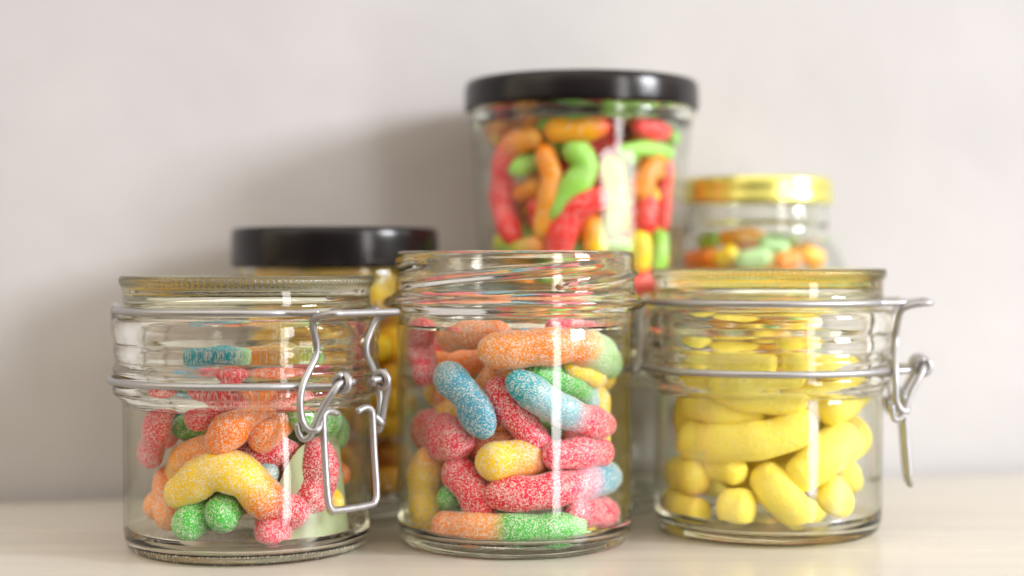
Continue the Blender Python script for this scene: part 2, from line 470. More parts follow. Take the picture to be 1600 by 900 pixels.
def clip_jar(loc, rz, label, hinge_turn, scale=(1, 1, 1)):
    root = empty('clip_jar', loc, rz); tag(root, label, 'jar', 'clip top glass jars')
    prof = [(0, .0012), (.034, .0011), (.0385, .0001), (.0408, .0001), (.0430, .0014), (.0442, .0045), (.0447, .0095), (.0447, .030),
            (.0447, .0500), (.0449, .0545), (.0470, .0560), (.0484, .0575), (.0483, .0598), (.0470, .0612), (.0468, .0628),
            (.0480, .0642), (.0484, .0658), (.0476, .0672), (.0470, .0690), (.0477, .0708), (.0479, .0730), (.0472, .0748), (.0478, .0762), (.0487, .0785),
            (.0487, .0818), (.0478, .0838), (.0455, .0845), (.0425, .0846), (.0405, .0838), (.0398, .0800), (.0399, .0600),
            (.0408, .0560), (.0428, .0520), (.0433, .0450), (.0433, .0130), (.0426, .0066), (.0405, .0042), (.0340, .0034), (0, .0034)]
    link('jar_body', lathe_bm(prof, 144, None, wallzone(.0085, .0525), 2), [GW, GS], root)
    def edge(r, z, a):     # fine moulded teeth round the lid's rim
        if r > .0445 and z > .0955: return r + .00013*math.cos(a*140), z + .00009*math.cos(a*140)
        return r, z
    lid = [(0, .0935), (.034, .0930), (.0375, .0905), (.0385, .0866), (.0400, .0854), (.0450, .0852), (.0463, .0856), (.0462, .0872), (.0449, .0884),
           (.0447, .0905), (.0447, .0940), (.0453, .0958), (.0459, .0968), (.0459, .0982), (.0450, .0992), (.0430, .0993), (.0410, .0984), (.036, .0982), (0, .0984)]
    link('jar_lid', lathe_bm(lid, 560, edge, None, 2), GLID, root)
    wr = .00124
    def P(t, r, z): return (t, -r, z)
    def arc(r, z, a0, a1, n=40, dz=0):
        return [(r*math.sin(a), -r*math.cos(a), z+dz*math.cos(a)) for a in [R(a0+(a1-a0)*i/n) for i in range(n+1)]]
    # wire round the lid
    bm = bmesh.new()
    tube(bm, [P(-.0140, .0520, .0872), P(-.0158, .0500, .0868)] + arc(.0468, .0868, -24, -336, 48) + [P(.0158, .0500, .0868), P(.0140, .0520, .0872)], wr, 3)
    link('lid_wire', finish(bm), WIRE, root)
    # wire round the neck, its two ends coiled into eyes
    bm = bmesh.new()
    def coil(s):
        return [P(s*(.0085+.0022*k/10), .0590+.0028*math.cos(R(200-48*k)), .0632+.0028*math.sin(R(200-48*k))) for k in range(0, 11)]
    left = coil(-1); right = coil(1)
    tube(bm, left[::-1] + [P(-.0105, .0535, .0618), P(-.0135, .0492, .0617)] + arc(.0489, .0620, -22, -338, 48) + [P(.0135, .0492, .0617), P(.0105, .0535, .0618)] + right, wr, 4)
    link('neck_wire', finish(bm), WIRE, root)
    # lever: vase shaped frame with its top bar standing out
    bm = bmesh.new()
    half = [(.0130, .0520, .0500), (.0155, .0530, .0476), (.0176, .0508, .0476), (.0188, .0488, .0510), (.0192, .0484, .0570), (.0180, .0484, .0625),
            (.0150, .0485, .0675), (.0124, .0487, .0715), (.0120, .0490, .0755), (.0140, .0496, .0805), (.0156, .0508, .0842), (.0162, .0540, .0858), (.0160, .0585, .0866), (.0146, .0612, .0868), (.010, .0616, .0868)]
    tube(bm, [P(-t, r, z) for t, r, z in half] + [P(t, r, z) for t, r, z in half[::-1]], wr, 5)
    lev = link('clasp_lever', finish(bm), WIRE, root)
    # two links from the eyes to the foot of the lever
    for s in (-1, 1):
        bm = bmesh.new()
        tube(bm, [P(s*.0045, .0592, .0634), P(s*.0105, .0592, .0634), P(s*.0132, .0582, .0605), P(s*.0150, .0550, .0550), P(s*.0163, .0525, .0490),
                  P(s*.0170, .0505, .0450), P(s*.0178, .0482, .0444), P(s*.0188, .0472, .0465), P(s*.0192, .0470, .0495)], wr, 5)
        link('clasp_link', finish(bm), WIRE, root)
    bm = bmesh.new()
    hh = [(.0050, .0515, .0522), (.0085, .0516, .0532), (.0112, .0518, .0524), (.0119, .0520, .0495), (.0119, .0528, .037), (.0118, .0540, .0240), (.0106, .0544, .0204), (.0075, .0545, .0195)]
    tube(bm, [P(-t, r, z) for t, r, z in hh] + [P(t, r, z) for t, r, z in hh[::-1]], wr, 5)
    link('clasp_handle', finish(bm), WIRE, root)
    # hinge at the back
    bm = bmesh.new()
    tube(bm, [P(-.011, -.0480, .0868), P(-.0115, -.0498, .0880), P(-.0115, -.0502, .0850), P(-.0105, -.0498, .0760), P(-.0105, -.0498, .0680), P(-.0115, -.0500, .0620), P(-.0110, -.0520, .0600), P(0, -.0520, .0600),
              P(.0110, -.0520, .0600), P(.0115, -.0500, .0620), P(.0105, -.0498, .0680), P(.0105, -.0498, .0760), P(.0115, -.0502, .0850), P(.0115, -.0498, .0880), P(.011, -.0480, .0868)], wr, 5)
    link('hinge_wire', finish(bm), WIRE, root).rotation_euler = (0, 0, hinge_turn)
    root.scale = scale
    return root

JL, JC, JR = (-.0966, .585), (.0010, .597), (.0990, .620)
JT, JB, JG = (.0298, .689), (-.0742, .672), (.1097, .718)
clip_jar((*JL, 0), R(50.5), 'clip top glass jar of mixed sugared worms, wire clasp turned to the front', R(18))
clip_jar((*JR, 0.0005), R(80), 'clip top glass jar filled with yellow foam bananas, wire clasp at its side', 0, (.98, .98, 1.02))

# open screw-neck jar in the middle
root = empty('open_jar', (*JC, 0)); tag(root, 'open glass jar without a lid, screw neck, packed with sugared worms', 'jar')
prof = [(0, .0012), (.033, .0011), (.0375, .0001), (.0400, .0001), (.0420, .0013), (.0433, .0042), (.0438, .0090), (.0439, .030), (.0439, .0800), (.0440, .0835),
        (.0448, .0858), (.0478, .0874), (.0491, .0887), (.0491, .0902), (.0478, .0914), (.0455, .0922), (.0447, .0940), (.0446, .0970), (.0446, .1000), (.0446, .1030), (.0446, .1055), (.0444, .1074), (.0435, .1082),
        (.0424, .1082), (.0417, .1072), (.0416, .0950), (.0412, .0880), (.0409, .0830), (.0420, .0780), (.0425, .0740), (.0425, .0140), (.0416, .0076), (.0392, .0052), (.0330, .0044), (0, .0044)]
def thread(r, z, a):
    if r > .0436 and .0925 < z < .107:
        b = 0
        for k in range(4):
            a0 = k*math.pi/2 + .35
            u = ((a-a0) % (2*math.pi))
            if u < 2.0:
                zc = .0952 + .0085*u/2.0
                b = max(b, math.exp(-((z-zc)/.0011)**2)*min(1, u/.2, (2.0-u)/.2))
        return r + .0017*b, z
    return r, z
dense = []
for a, b in zip(prof, prof[1:]):
    dense.append(a)
    if a[0] > .0436 and .0925 < a[1] < .106:
        for k in (.2, .4, .6, .8): dense.append((a[0]+(b[0]-a[0])*k, a[1]+(b[1]-a[1])*k))
dense.append(prof[-1])
link('jar_body', lathe_bm(dense, 200, thread, wallzone(.0085, .0800), 2), [GW, GS], root)

# tall tapered jar with black lid, stood on a low jar
LOWH = .0756
root = empty('low_jar', (*JT, 0)); tag(root, 'low empty glass jar under the tall black lidded one, between the front jars', 'jar')
prof = [(0, .0015), (.028, .0012), (.034, .0001), (.0375, .0010), (.0395, .0045), (.0398, .010), (.0398, .050), (.0402, .0535), (.0420, .0550), (.0425, .0570),
        (.0412, .0590), (.0400, .0600), (.0400, .0640), (.0385, .0645), (.0370, .0638), (.0368, .056), (.0375, .050), (.0375, .014), (.0365, .0085), (.033, .0060), (0, .0058)]
link('jar_body', lathe_bm(prof, 96, None, wallzone(.012, .0510), 2), [GW2, GS2], root)
prof = [(0, .0700), (.033, .0700), (.036, .0652), (.0405, .0650), (.0412, .0665), (.0408, .0700), (.0412, .0735), (.0404, .0755), (.0385, .0756), (0, .0750)]
link('jar_lid', lathe_bm(prof, 96, None, None, 2), GLID, root)

root = empty('tall_jar', (*JT, LOWH+.0005)); tag(root, 'tall tapered jar of bright worms with a black lid, standing highest of all', 'jar')
TZ = .1665-LOWH
def tall_r(z): return .0432+(.0474-.0432)*min(max((z-.006)/(TZ-.006), 0), 1)
prof = [(0, .0018), (.028, .0014), (.035, .0001), (.0392, .0006), (.0420, .0025), (.0432, .0070), (.0453, TZ*.5), (.0472, TZ-.004), (.0485, TZ-.0015), (.0488, TZ), (.0480, TZ+.0020),
        (.0470, TZ+.003), (.0470, TZ+.009), (.0455, TZ+.011), (.0442, TZ+.009), (.0444, TZ-.004), (.0424, TZ*.5), (.0404, .0105), (.0390, .0070), (.033, .0055), (0, .0060)]
FA = R(17)
def facet(r, z, a):
    if z < .004 or z > TZ-.014 or r < .036: return r, z
    k = min(1, (z-.004)/.006, (TZ-.014-z)/.004)
    s_ = 2*math.pi/16; u = ((a-FA+s_/2) % s_)-s_/2
    f = math.cos(s_/2*.92)/math.cos(u*.92)
    return r*(1-k+k*f), z
tp = []
for a, b in zip(prof, prof[1:]):
    tp.append(a)
    if abs(b[1]-a[1]) > .02:
        tp += [(a[0]+(b[0]-a[0])*q/8, a[1]+(b[1]-a[1])*q/8) for q in range(1, 8)]
tp.append(prof[-1])
link('jar_body', lathe_bm(tp, 256, facet, lambda r, z: 0 if .010 < z < TZ-.004 and r > .02 else 1, 2), [GW2, GS2], root)
prof = [(0, TZ+.0100), (.044, TZ+.0100), (.0485, TZ+.0080), (.0488, TZ+.0028), (.0496, TZ+.0020), (.0504, TZ+.0028), (.0504, TZ+.0060), (.0502, TZ+.0120), (.0492, TZ+.0142), (.047, TZ+.0148), (.045, TZ+.0138), (0, TZ+.0136)]
link('jar_lid', lathe_bm(prof, 128, None, None, 2), BLK, root)

# black-lidded jar behind on the left
root = empty('round_jar', (*JB, 0)); tag(root, 'glass jar of deep yellow sweets with wide black lid, behind the left front jar', 'jar')
prof = [(0, .0018), (.028, .0014), (.035, .0001), (.0385, .0010), (.0408, .0050), (.0415, .011), (.0415, .094), (.0410, .098), (.0400, .101), (.0398, .110), (.0385, .112),
        (.0375, .110), (.0378, .098), (.0388, .094), (.0390, .016), (.0380, .010), (.035, .0065), (0, .0065)]
link('jar_body', lathe_bm(prof, 96, None, wallzone(.012, .094), 2), [GW2, GS2], root)
prof = [(0, .1130), (.040, .1130), (.0412, .111), (.0414, .1025), (.0424, .1020), (.0431, .1026), (.0433, .1060), (.0433, .1140), (.0430, .1172), (.0420, .1184), (.0400, .1186), (0, .1184)]
link('jar_lid', lathe_bm(prof, 128, None, None, 2), BLK, root)

# gold-lidded jar behind on the right
root = empty('shouldered_jar', (*JG, 0)); tag(root, 'round shouldered glass jar with a gold lid, behind the jar of bananas', 'jar')
prof = [(0, .0018), (.026, .0014), (.033, .0001), (.0375, .0010), (.0402, .0050), (.0408, .011), (.0410, .080), (.0408, .096), (.0385, .1045), (.0345, .1120), (.0318, .1165), (.0310, .120), (.0318, .1225), (.0318, .125), (.0308, .127), (.0308, .137), (.0295, .1385),
        (.0283, .137), (.0284, .120), (.0300, .1145), (.0340, .1075), (.0375, .101), (.0385, .095), (.0386, .016), (.0375, .010), (.034, .0065), (0, .0065)]
link('jar_body', lathe_bm(prof, 96, None, wallzone(.012, .1135), 2), [GW2, GS2], root)
prof = [(0, .1390), (.031, .1390), (.0320, .137), (.0322, .1305), (.0330, .1300), (.0338, .1308), (.0337, .1330), (.0333, .1345), (.0332, .1395), (.0326, .1412), (.0312, .1420), (.0295, .1412), (0, .1410)]
link('jar_lid', lathe_bm(prof, 128, None, None, 2), GOLD, root)

# ------------------------------------------------------------------ sweets in the left clip jar
GL = 'sugared gummy worms in the left clip jar'
def WL(pts, w, d, cols, label, **kw):
    place(JL, .0430, .0036, .079, 'gummy_worm', pts, w, d, cols, SUGAR, label, GL, crust=1.15, **kw)
WL([(282, 768), (333, 737), (378, 746), (415, 782), (455, 800, .002)], 60, 0, [(0, 'yellow'), (.56, 'yellow'), (.70, 'orange'), (.78, 'red'), (1, 'pink')], 'large bent yellow worm with red end across the left clip jar')
WL([(262, 742), (300, 712), (345, 706)], 52, .011, [(0, 'yellow'), (.6, 'lorange'), (1, 'orange')], 'pale yellow worm just behind the bent yellow and red one')
WL([(294, 818)], 58, 0, [(0, 'green'), (1, 'green')], 'green worm end, left of two at the bottom of the left clip jar')
WL([(346, 806)], 54, .002, [(0, 'green'), (1, 'lgreen')], 'green worm end, right of two at the bottom of the left clip jar')
WL([(424, 842), (430, 812, .009), (440, 800, .02)], 60, .0005, [(0, 'pink'), (1, 'red')], 'pink worm end touching the floor of the left clip jar under the bent one')
WL([(343, 690), (372, 655), (405, 630, .003)], 50, 0, [(0, 'orange'), (1, 'orange')], 'orange worm slanting up above the yellow ones in left clip jar')
WL([(411, 680), (432, 655, .008), (450, 632, .014)], 56, .002, [(0, 'orange'), (.4, 'orange'), (1, 'red')], 'short orange worm end right of the slanting orange one in left clip jar')
WL([(232, 712), (243, 670), (258, 628)], 44, .002, [(0, 'pink'), (1, 'red')], 'pinkish red worm standing up against the left side of left clip jar')
WL([(308, 652), (330, 625), (365, 598)], 46, .003, [(0, 'red'), (1, 'red')], 'red worm below the neck of the left clip jar')
WL([(238, 750), (245, 780), (262, 808)], 46, .008, [(0, 'orange'), (1, 'lorange')], 'faded orange worm low at the left side of left clip jar')
WL([(385, 708), (430, 706), (480, 725)], 46, .011, [(0, 'crimson'), (1, 'red')], 'dark red worm lying level behind the bent yellow one')
WL([(416, 742)], 40, .010, [(0, 'grey'), (1, 'blue')], 'small grey blue worm end peeping over the bent worm')
WL([(496, 712), (494, 750), (486, 775)], 60, .001, [(0, 'pink'), (.5, 'crimson'), (1, 'red')], 'deep red worm standing beside the clasp handle in left clip jar')
WL([(470, 650), (505, 655), (545, 682)], 48, .004, [(0, 'lgreen'), (1, 'green')], 'green worm behind the clasp links of the left clip jar')
WL([(515, 700), (545, 718)], 38, .012, [(0, 'blue'), (1, 'blue')], 'blue worm seen through the clasp handle of left clip jar')
WL([(306, 558), (345, 547), (378, 552)], 30, .004, [(0, 'teal'), (.7, 'teal'), (1, 'mint')], 'teal worm up in the neck of the left clip jar')
WL([(395, 545), (440, 538), (485, 548)], 38, .008, [(0, 'lorange'), (1, 'lgreen')], 'orange and green worm up in the neck of left clip jar')
WL([(395, 612), (430, 600), (465, 610)], 42, .006, [(0, 'orange'), (1, 'red')], 'orange red worm under the neck wire of left clip jar')
# sheet of pale green paper standing at the back right of the jar
PAP, N_, L_, b_ = bsdf_mat('mint_paper', (.66, .76, .50), .8)
add_bump(N_, L_, b_, 120, .3, .001)
bm = bmesh.new(); g = []
for i in range(33):
    u = i/32; a = R(15+125*u); row = []
    for j in range(13):
        v = j/12
        top = .012+.034*math.sin(math.pi*min(1, u*1.15))**.7*(1+.15*math.sin(u*21))
        rr_ = .0375 - .0035*(1+math.sin(u*23+v*2))*.5 - .004*v
        row.append(bm.verts.new((rr_*math.sin(a), -rr_*math.cos(a), .0062+top*v)))
    g.append(row)
for A, B in zip(g, g[1:]):
    for j in range(12): bm.faces.new((A[j], A[j+1], B[j+1], B[j]))
r_ = bmesh.ops.solidify(bm, geom=bm.faces[:], thickness=.0004)
o = link('paper_sheet', finish(bm), PAP); o.location = (*JL, 0); o.rotation_euler = (0, 0, R(10))
tag(o, 'folded pale mint green paper inside the left clip jar at lower right', 'paper')

def kinds(jar, cs, place_, group):
    out = []
    for nm, cols in cs: out.append((cols, f'{nm} worm among the {place_}', group+', '+nm))
    return out
MIX = [('orange sugared', [(0, 'orange'), (1, 'lorange')]), ('red sugared', [(0, 'red'), (1, 'pink')]), ('yellow sugared', [(0, 'yellow'), (1, 'yellow')]),
       ('green sugared', [(0, 'green'), (1, 'lgreen')]), ('yellow and orange sugared', [(0, 'yellow'), (.4, 'yellow'), (.6, 'orange'), (1, 'orange')]), ('pink and blue sugared', [(0, 'pink'), (.4, 'pink'), (.6, 'blue'), (1, 'blue')])]
nl = fill(JL, .0412, .0040, .068, 22, (.0050, .0058), (.022, .034), kinds('l', MIX, 'sweets at the back of the left clip jar', 'worms deep in the left clip jar'), 'gummy_worm', SUGAR, 5)

# ------------------------------------------------------------------ sweets in the open jar
GC = 'sugared gummy worms in the open jar'
def WC(pts, w, d, cols, label, **kw):
    place(JC, .0423, .0046, .088, 'gummy_worm', pts, w, d, cols, SUGAR, label, GC, crust=1.15, **kw)
WC([(661, 500), (656, 540), (662, 582)], 46, .001, [(0, 'red'), (1, 'pink')], 'red worm upright at the top left of the open jar')
WC([(704, 527), (735, 518), (775, 516)], 50, .009, [(0, 'lorange'), (1, 'orange')], 'light orange worm behind the orange and green one, open jar')
WC([(774, 548), (857, 540), (915, 541), (950, 566)], 58, 0, [(0, 'lorange'), (.5, 'orange'), (.62, 'mint'), (1, 'green')], 'orange worm with green end, uppermost in the open jar', taper=.2)
WC([(893, 572), (925, 588), (958, 588)], 32, .006, [(0, 'yellow'), (1, 'yellow')], 'thin yellow worm under the green end of the uppermost worm')
WC([(700, 588), (732, 624), (752, 662)], 52, 0, [(0, 'grey'), (.3, 'blue'), (1, 'blue')], 'plain blue worm slanting at the upper left of the open jar')
WC([(812, 600), (857, 630), (903, 652), (942, 664)], 48, 0, [(0, 'teal'), (.16, 'teal'), (.25, 'lblue'), (.5, 'lblue'), (.64, 'pink'), (1, 'pink')], 'worm from teal through pale blue to pink in the open jar')
WC([(838, 585), (895, 600), (952, 630)], 44, .008, [(0, 'green'), (.55, 'green'), (.72, 'lblue'), (1, 'blue')], 'green worm with blue end behind the teal and pink one')
WC([(780, 612), (812, 655), (842, 700)], 50, .007, [(0, 'red'), (1, 'pink')], 'long dark pink worm slanting down the middle of the open jar')
WC([(660, 672), (712, 690)], 66, .001, [(0, 'red'), (1, 'pink')], 'fat pink worm against the left glass of the open jar')
WC([(668, 722), (664, 765), (666, 806)], 54, .001, [(0, 'lorange'), (.25, 'yellow'), (1, 'yellow')], 'yellow worm standing at the lower left of the open jar')
WC([(770, 722), (812, 716, .004), (850, 712, .010)], 58, 0, [(0, 'yellow'), (.3, 'yellow'), (.55, 'lorange'), (1, 'orange')], 'yellow worm end turning orange, centre of the open jar')
WC([(868, 712), (905, 708), (940, 708)], 46, .001, [(0, 'pink'), (1, 'pink')], 'pink worm below the teal and pink one at the right')
WC([(715, 738), (735, 765), (752, 788)], 54, .003, [(0, 'pink'), (1, 'red')], 'pink worm slanting left of the red and blue one')
WC([(780, 773), (845, 770), (905, 757), (952, 744)], 50, 0, [(0, 'red'), (.48, 'pink'), (.6, 'lilac'), (.72, 'blue'), (1, 'lblue')], 'long red worm with blue end low in the open jar')
WC([(900, 798), (958, 802)], 46, .001, [(0, 'pink'), (1, 'pink')], 'pink worm at the lower right above the green end, open jar')
WC([(694, 830), (775, 827), (850, 830), (896, 830)], 46, 0, [(0, 'orange'), (.42, 'lorange'), (.5, 'green'), (.8, 'green'), (1, 'lgreen')], 'orange and green worm lying on the floor of the open jar')
WC([(655, 612), (680, 640), (720, 650)], 44, .011, [(0, 'orange'), (1, 'yellow')], 'orange worm behind the plain blue one in the open jar')
WC([(700, 700), (740, 700), (790, 690)], 44, .013, [(0, 'red'), (1, 'orange')], 'red worm behind the fat pink one in the open jar')
WC([(915, 820), (950, 830), (965, 800, .004)], 40, .008, [(0, 'yellow'), (1, 'yellow')], 'yellow worm behind the lowest pink one at the right')
WC([(965, 620), (970, 680), (968, 740)], 36, .006, [(0, 'yellow'), (1, 'honey')], 'yellow worm upright at the right side of the open jar')
WC([(770, 590), (760, 630), (790, 660)], 44, .014, [(0, 'lorange'), (1, 'orange')], 'orange worm between the blue and dark pink ones')
WC([(870, 500), (910, 508), (940, 500)], 40, .010, [(0, 'pink'), (1, 'red')], 'pink worm highest at the back right of the open jar')
nc = fill(JC, .0408, .0065, .084, 24, (.0050, .0058), (.022, .036), kinds('c', MIX, 'sweets at the back of the open jar', 'worms deep in the open jar'), 'gummy_worm', SUGAR, 8)

# ------------------------------------------------------------------ foam bananas
GR = 'yellow foam bananas in the right clip jar'
def WR(pts, w, d, label, c='foam', **kw):
    place(JR, .0422, .0037, .083, 'foam_banana', pts, w, d, [(0, c), (.5, 'foam3' if c == 'foam' else 'foam'), (1, c)], FOAM, label, GR, crust=.3, lump=.045, taper=.16, caps=.62, **kw)
WR([(1128, 606), (1180, 618), (1246, 622)], 52, 0, 'foam banana highest against the glass, just under the neck wire')
WR([(1082, 634), (1130, 645), (1185, 652, .004)], 44, .004, 'foam banana just above the long level one, its end at the left')
WR([(1080, 690), (1140, 692), (1204, 686), (1256, 664)], 58, 0, 'longest foam banana, lying level across the middle of the jar')
WR([(1298, 636), (1336, 610)], 60, .001, 'foam banana at the upper right of its jar')
WR([(1252, 742), (1300, 704), (1340, 680)], 64, 0, 'thick foam banana slanting up to the right side of its jar')
WR([(1045, 740), (1090, 746)], 54, 0, 'short foam banana against the left glass, second from the bottom')
WR([(1112, 722, .004), (1150, 736)], 46, .003, 'foam banana end just above the end-on one')
WR([(1040, 780), (1070, 800), (1092, 815)], 50, 0, 'foam banana lowest at the left of its jar')
WR([(1140, 793), (1162, 796)], 58, 0, 'foam banana seen end-on near the floor of the jar')
WR([(1196, 745, .006), (1225, 780, .001), (1252, 808)], 58, 0, 'foam banana standing on its tip at the bottom centre')
WR([(1296, 765), (1316, 790)], 48, .001, 'small foam banana tip under the thick slanting one')
WR([(1318, 735), (1342, 752)], 44, .004, 'foam banana tip at the far right edge of its jar')
WR([(1262, 806), (1290, 818)], 42, .018, 'foam banana lying deep on the jar floor at right', 'foam2')
WR([(1090, 584), (1150, 566), (1200, 574)], 42, .004, 'foam banana in the neck of its jar, at the left')
WR([(1235, 570), (1280, 574), (1320, 590)], 44, .004, 'foam banana in the neck of its jar, at the right')
WR([(1050, 600), (1046, 650), (1050, 700)], 46, .006, 'foam banana upright at the left side of its jar', 'foam2')
YK = [([(0, 'foam2'), (1, 'foam')], 'plain foam banana among those at the back of its jar', 'foam bananas deep in the right clip jar')]
nr = fill(JR, .0405, .0058, .080, 20, (.0056, .0066), (.022, .034), YK, 'foam_banana', FOAM, 4, lump=.03, taper=.22, caps=.75)

def loose(c, n, rad, z, label, seed):
    rnd = random.Random(seed); bm = bmesh.new()
    for _ in range(n):
        a = rnd.uniform(0, 6.283); q = rad*math.sqrt(rnd.random())
        grain(bm, Vector((q*math.cos(a), q*math.sin(a), z+.0001)), rnd.uniform(.00012, .00028), rnd, 0)
    for _ in range(n//3):      # specks clinging to the inside of the glass
        a = rnd.uniform(0, 6.283); zz = z + .055*rnd.random()**1.8
        grain(bm, Vector(((rad+.0031)*math.cos(a), (rad+.0031)*math.sin(a), zz+.004)), rnd.uniform(.00006, .00016), rnd, 0)
    tag(link('sugar_grains', finish(bm), GRAIN, None, (*c, 0), smooth=False), label, 'sugar', None, 'stuff')
loose(JL, 900, .0395, .0035, 'loose sugar grains scattered on the floor of the left clip jar', 1)
loose(JC, 900, .0385, .0045, 'loose sugar grains scattered on the floor of the open jar', 2)

# ------------------------------------------------------------------ tall jar
GT = 'bright gummy worms in the tall black lidded jar'
def WT(pts, w, d, cols, label, **kw):
    P0 = []
    c = JT; r = 1.0*w/2/FPX*(math.hypot(*c)-.035)
    for p in pts:
        z0 = CAMZ-(p[1]-YH)/FPX*.65
        ri = tall_r(z0-LOWH)-.0030-r-.0006-d-(p[2] if len(p) > 2 else 0)
        q = on_cyl(p[0], p[1], c, ri); q.z = max(q.z, LOWH+.0065+r); q.z = min(q.z, LOWH+TZ+.010-r); P0.append(q)
    sweet('gummy_worm', c, P0, r, cols, SUGAR2, label, GT, **kw)
WT([(832, 216), (800, 228), (786, 270), (784, 320), (800, 368)], 42, 0, [(0, 'vamber'), (.22, 'vorange'), (.34, 'vred'), (1, 'vred')], 'orange and red worm hooked down the left of the tall jar')
WT([(852, 240), (862, 285), (850, 360)], 38, .001, [(0, 'vorange'), (1, 'vamber')], 'orange worm upright left of centre in the tall jar')
WT([(812, 302), (835, 292)], 34, .008, [(0, 'vorange'), (1, 'vamber')], 'short orange worm in the dark gap of the tall jar')
WT([(866, 203), (900, 204), (936, 198)], 38, 0, [(0, 'vamber'), (.7, 'vamber'), (1, 'vred')], 'amber worm lying level just under the black lid')
WT([(898, 233), (915, 262), (888, 305), (872, 335)], 44, .001, [(0, 'vgreen'), (1, 'vgreen')], 'green worm curving down the middle of the tall jar')
WT([(932, 312), (900, 326), (880, 360), (872, 400)], 46, 0, [(0, 'vred'), (1, 'vred')], 'red worm arched low in the middle of the tall jar')
WT([(1000, 197), (1034, 206)], 38, 0, [(0, 'vred'), (1, 'vred')], 'red worm under the lid at the right of the tall jar')
WT([(975, 236), (1010, 232), (1046, 240)], 26, .001, [(0, 'vgreen'), (1, 'vgreen')], 'thin green worm below the red one at upper right of the tall jar')
WT([(1022, 255), (1008, 275), (1004, 300)], 42, .001, [(0, 'vorange'), (1, 'vorange')], 'orange worm at the right of the tall jar')
WT([(1010, 318), (1006, 350)], 42, 0, [(0, 'vred'), (1, 'vred')], 'stubby red worm below the orange one at the right of the tall jar')
WT([(1000, 372), (1000, 412)], 36, .001, [(0, 'vyellow'), (1, 'vyellow')], 'yellow worm low at the right of the tall jar')
WT([(1030, 372), (1026, 415)], 34, .002, [(0, 'vgreen'), (1, 'vgreen')], 'green worm low at the right edge of the tall jar')
WT([(1050, 250), (1052, 300), (1050, 350)], 30, .003, [(0, 'vamber'), (.2, 'vred'), (1, 'vred')], 'red worm along the right edge of the tall jar')
WT([(990, 446), (1012, 438)], 40, 0, [(0, 'vred'), (1, 'vred')], 'red worm near the floor of the tall jar, beside the open rim')
WT([(985, 480), (1010, 492)], 38, .001, [(0, 'vyellow'), (1, 'vyellow')], 'yellow worm on the floor of the tall jar')
WT([(925, 350), (930, 385)], 40, .006, [(0, 'vorange'), (1, 'vyellow')], 'orange worm under the arched red one')
WT([(780, 380), (810, 390), (840, 385)], 36, .002, [(0, 'vyellow'), (.5, 'vgreen'), (1, 'vorange')], 'yellow and green worm just over the open rim')
WT([(955, 260), (960, 300), (955, 350)], 40, .004, [(0, 'vyellow'), (1, 'vgreen')], 'yellow green worm behind the bright reflection on the tall jar')
BR = [('bright red', [(0, 'vred'), (1, 'vred')]), ('bright orange', [(0, 'vorange'), (1, 'vamber')]), ('bright green', [(0, 'vgreen'), (1, 'vgreen')]), ('bright yellow', [(0, 'vyellow'), (1, 'vamber')])]
nt_ = fill(JT, .04, LOWH+.007, LOWH+TZ+.008, 110, (.0038, .0048), (.012, .028), kinds('t', BR, 'sweets deeper in the tall jar', 'worms deep in the tall jar'), 'gummy_worm', SUGAR2, 3, tries=22000, tight=.74, rfn=lambda z: tall_r(z-LOWH)-.0030)

# ------------------------------------------------------------------ gold-lidded jar
def gold_r(z): return .0384 if z < .096 else max(.02, .0384-(z-.096)*.45)
BG = [('orange', [(0, 'vorange'), (1, 'vamber')]), ('pale green', [(0, 'mint'), (1, 'vgreen')]), ('amber', [(0, 'vamber'), (1, 'vyellow')])]
def WG(pts, w, d, cols, label):
    place(JG, .0375, .0068, .125, 'gummy_worm', pts, w, d, cols, SUGAR2, label, 'gummy worms in the gold lidded jar')
for pts_, w_, d_, c_, l_ in [
    ([(1080, 408), (1112, 402)], 30, .001, 'vorange', 'orange worm at the left in the gold lidded jar'),
    ([(1128, 404), (1142, 396)], 26, .001, 'vyellow', 'yellow worm right of the orange one in the gold lidded jar'),
    ([(1160, 408), (1192, 402)], 30, .001, 'mint', 'pale green worm at the centre of the gold lidded jar'),
    ([(1196, 380), (1222, 386)], 24, .003, 'mint', 'pale green worm lying above the other green one, gold lidded jar'),
    ([(1222, 408), (1242, 404)], 24, .001, 'vorange', 'orange worm right of the pale green ones, gold lidded jar'),
    ([(1260, 398), (1276, 404)], 30, .001, 'vamber', 'amber worm at the right in the gold lidded jar'),
    ([(1100, 380), (1118, 374)], 22, .004, 'vgreen', 'green worm above the orange one at left, gold lidded jar'),
    ([(1130, 374), (1170, 368), (1188, 374)], 24, .006, 'vamber', 'amber worm topmost in the gold lidded jar')]:
    WG(pts_, w_, d_, [(0, c_), (1, c_)], l_)
fill(JG, .038, .007, .118, 60, (.0046, .0056), (.012, .024), kinds('g', BG, 'sweets in the gold lidded jar', 'worms heaped in the gold lidded jar'), 'gummy_worm', SUGAR2, 6, tries=9000, tight=.8, rfn=gold_r)

# ------------------------------------------------------------------ black-lidded jar at the back left
YB = [([(0, 'honey'), (1, 'amber')], 'deep yellow sweet in the upper part of the jar with wide black lid', 'deep yellow sweets in the black lidded jar')]
RB = [([(0, 'shade_brown'), (1, 'amber')], 'sweet at the bottom of the jar with wide black lid, shade painted brown', 'shade browned sweets in the black lidded jar')]  # brown colour stands in for the bands of shade low in this jar
fill(JB, .0385, .0070, .032, 16, (.0055, .0062), (.018, .030), RB, 'gummy_sweet', FOAM, 12, tight=.74)
fill(JB, .0385, .030, .106, 120, (.0056, .0066), (.018, .030), YB, 'gummy_sweet', FOAM, 13, tries=16000, tight=.56, rfn=lambda z: .0385 if z < .094 else .037)

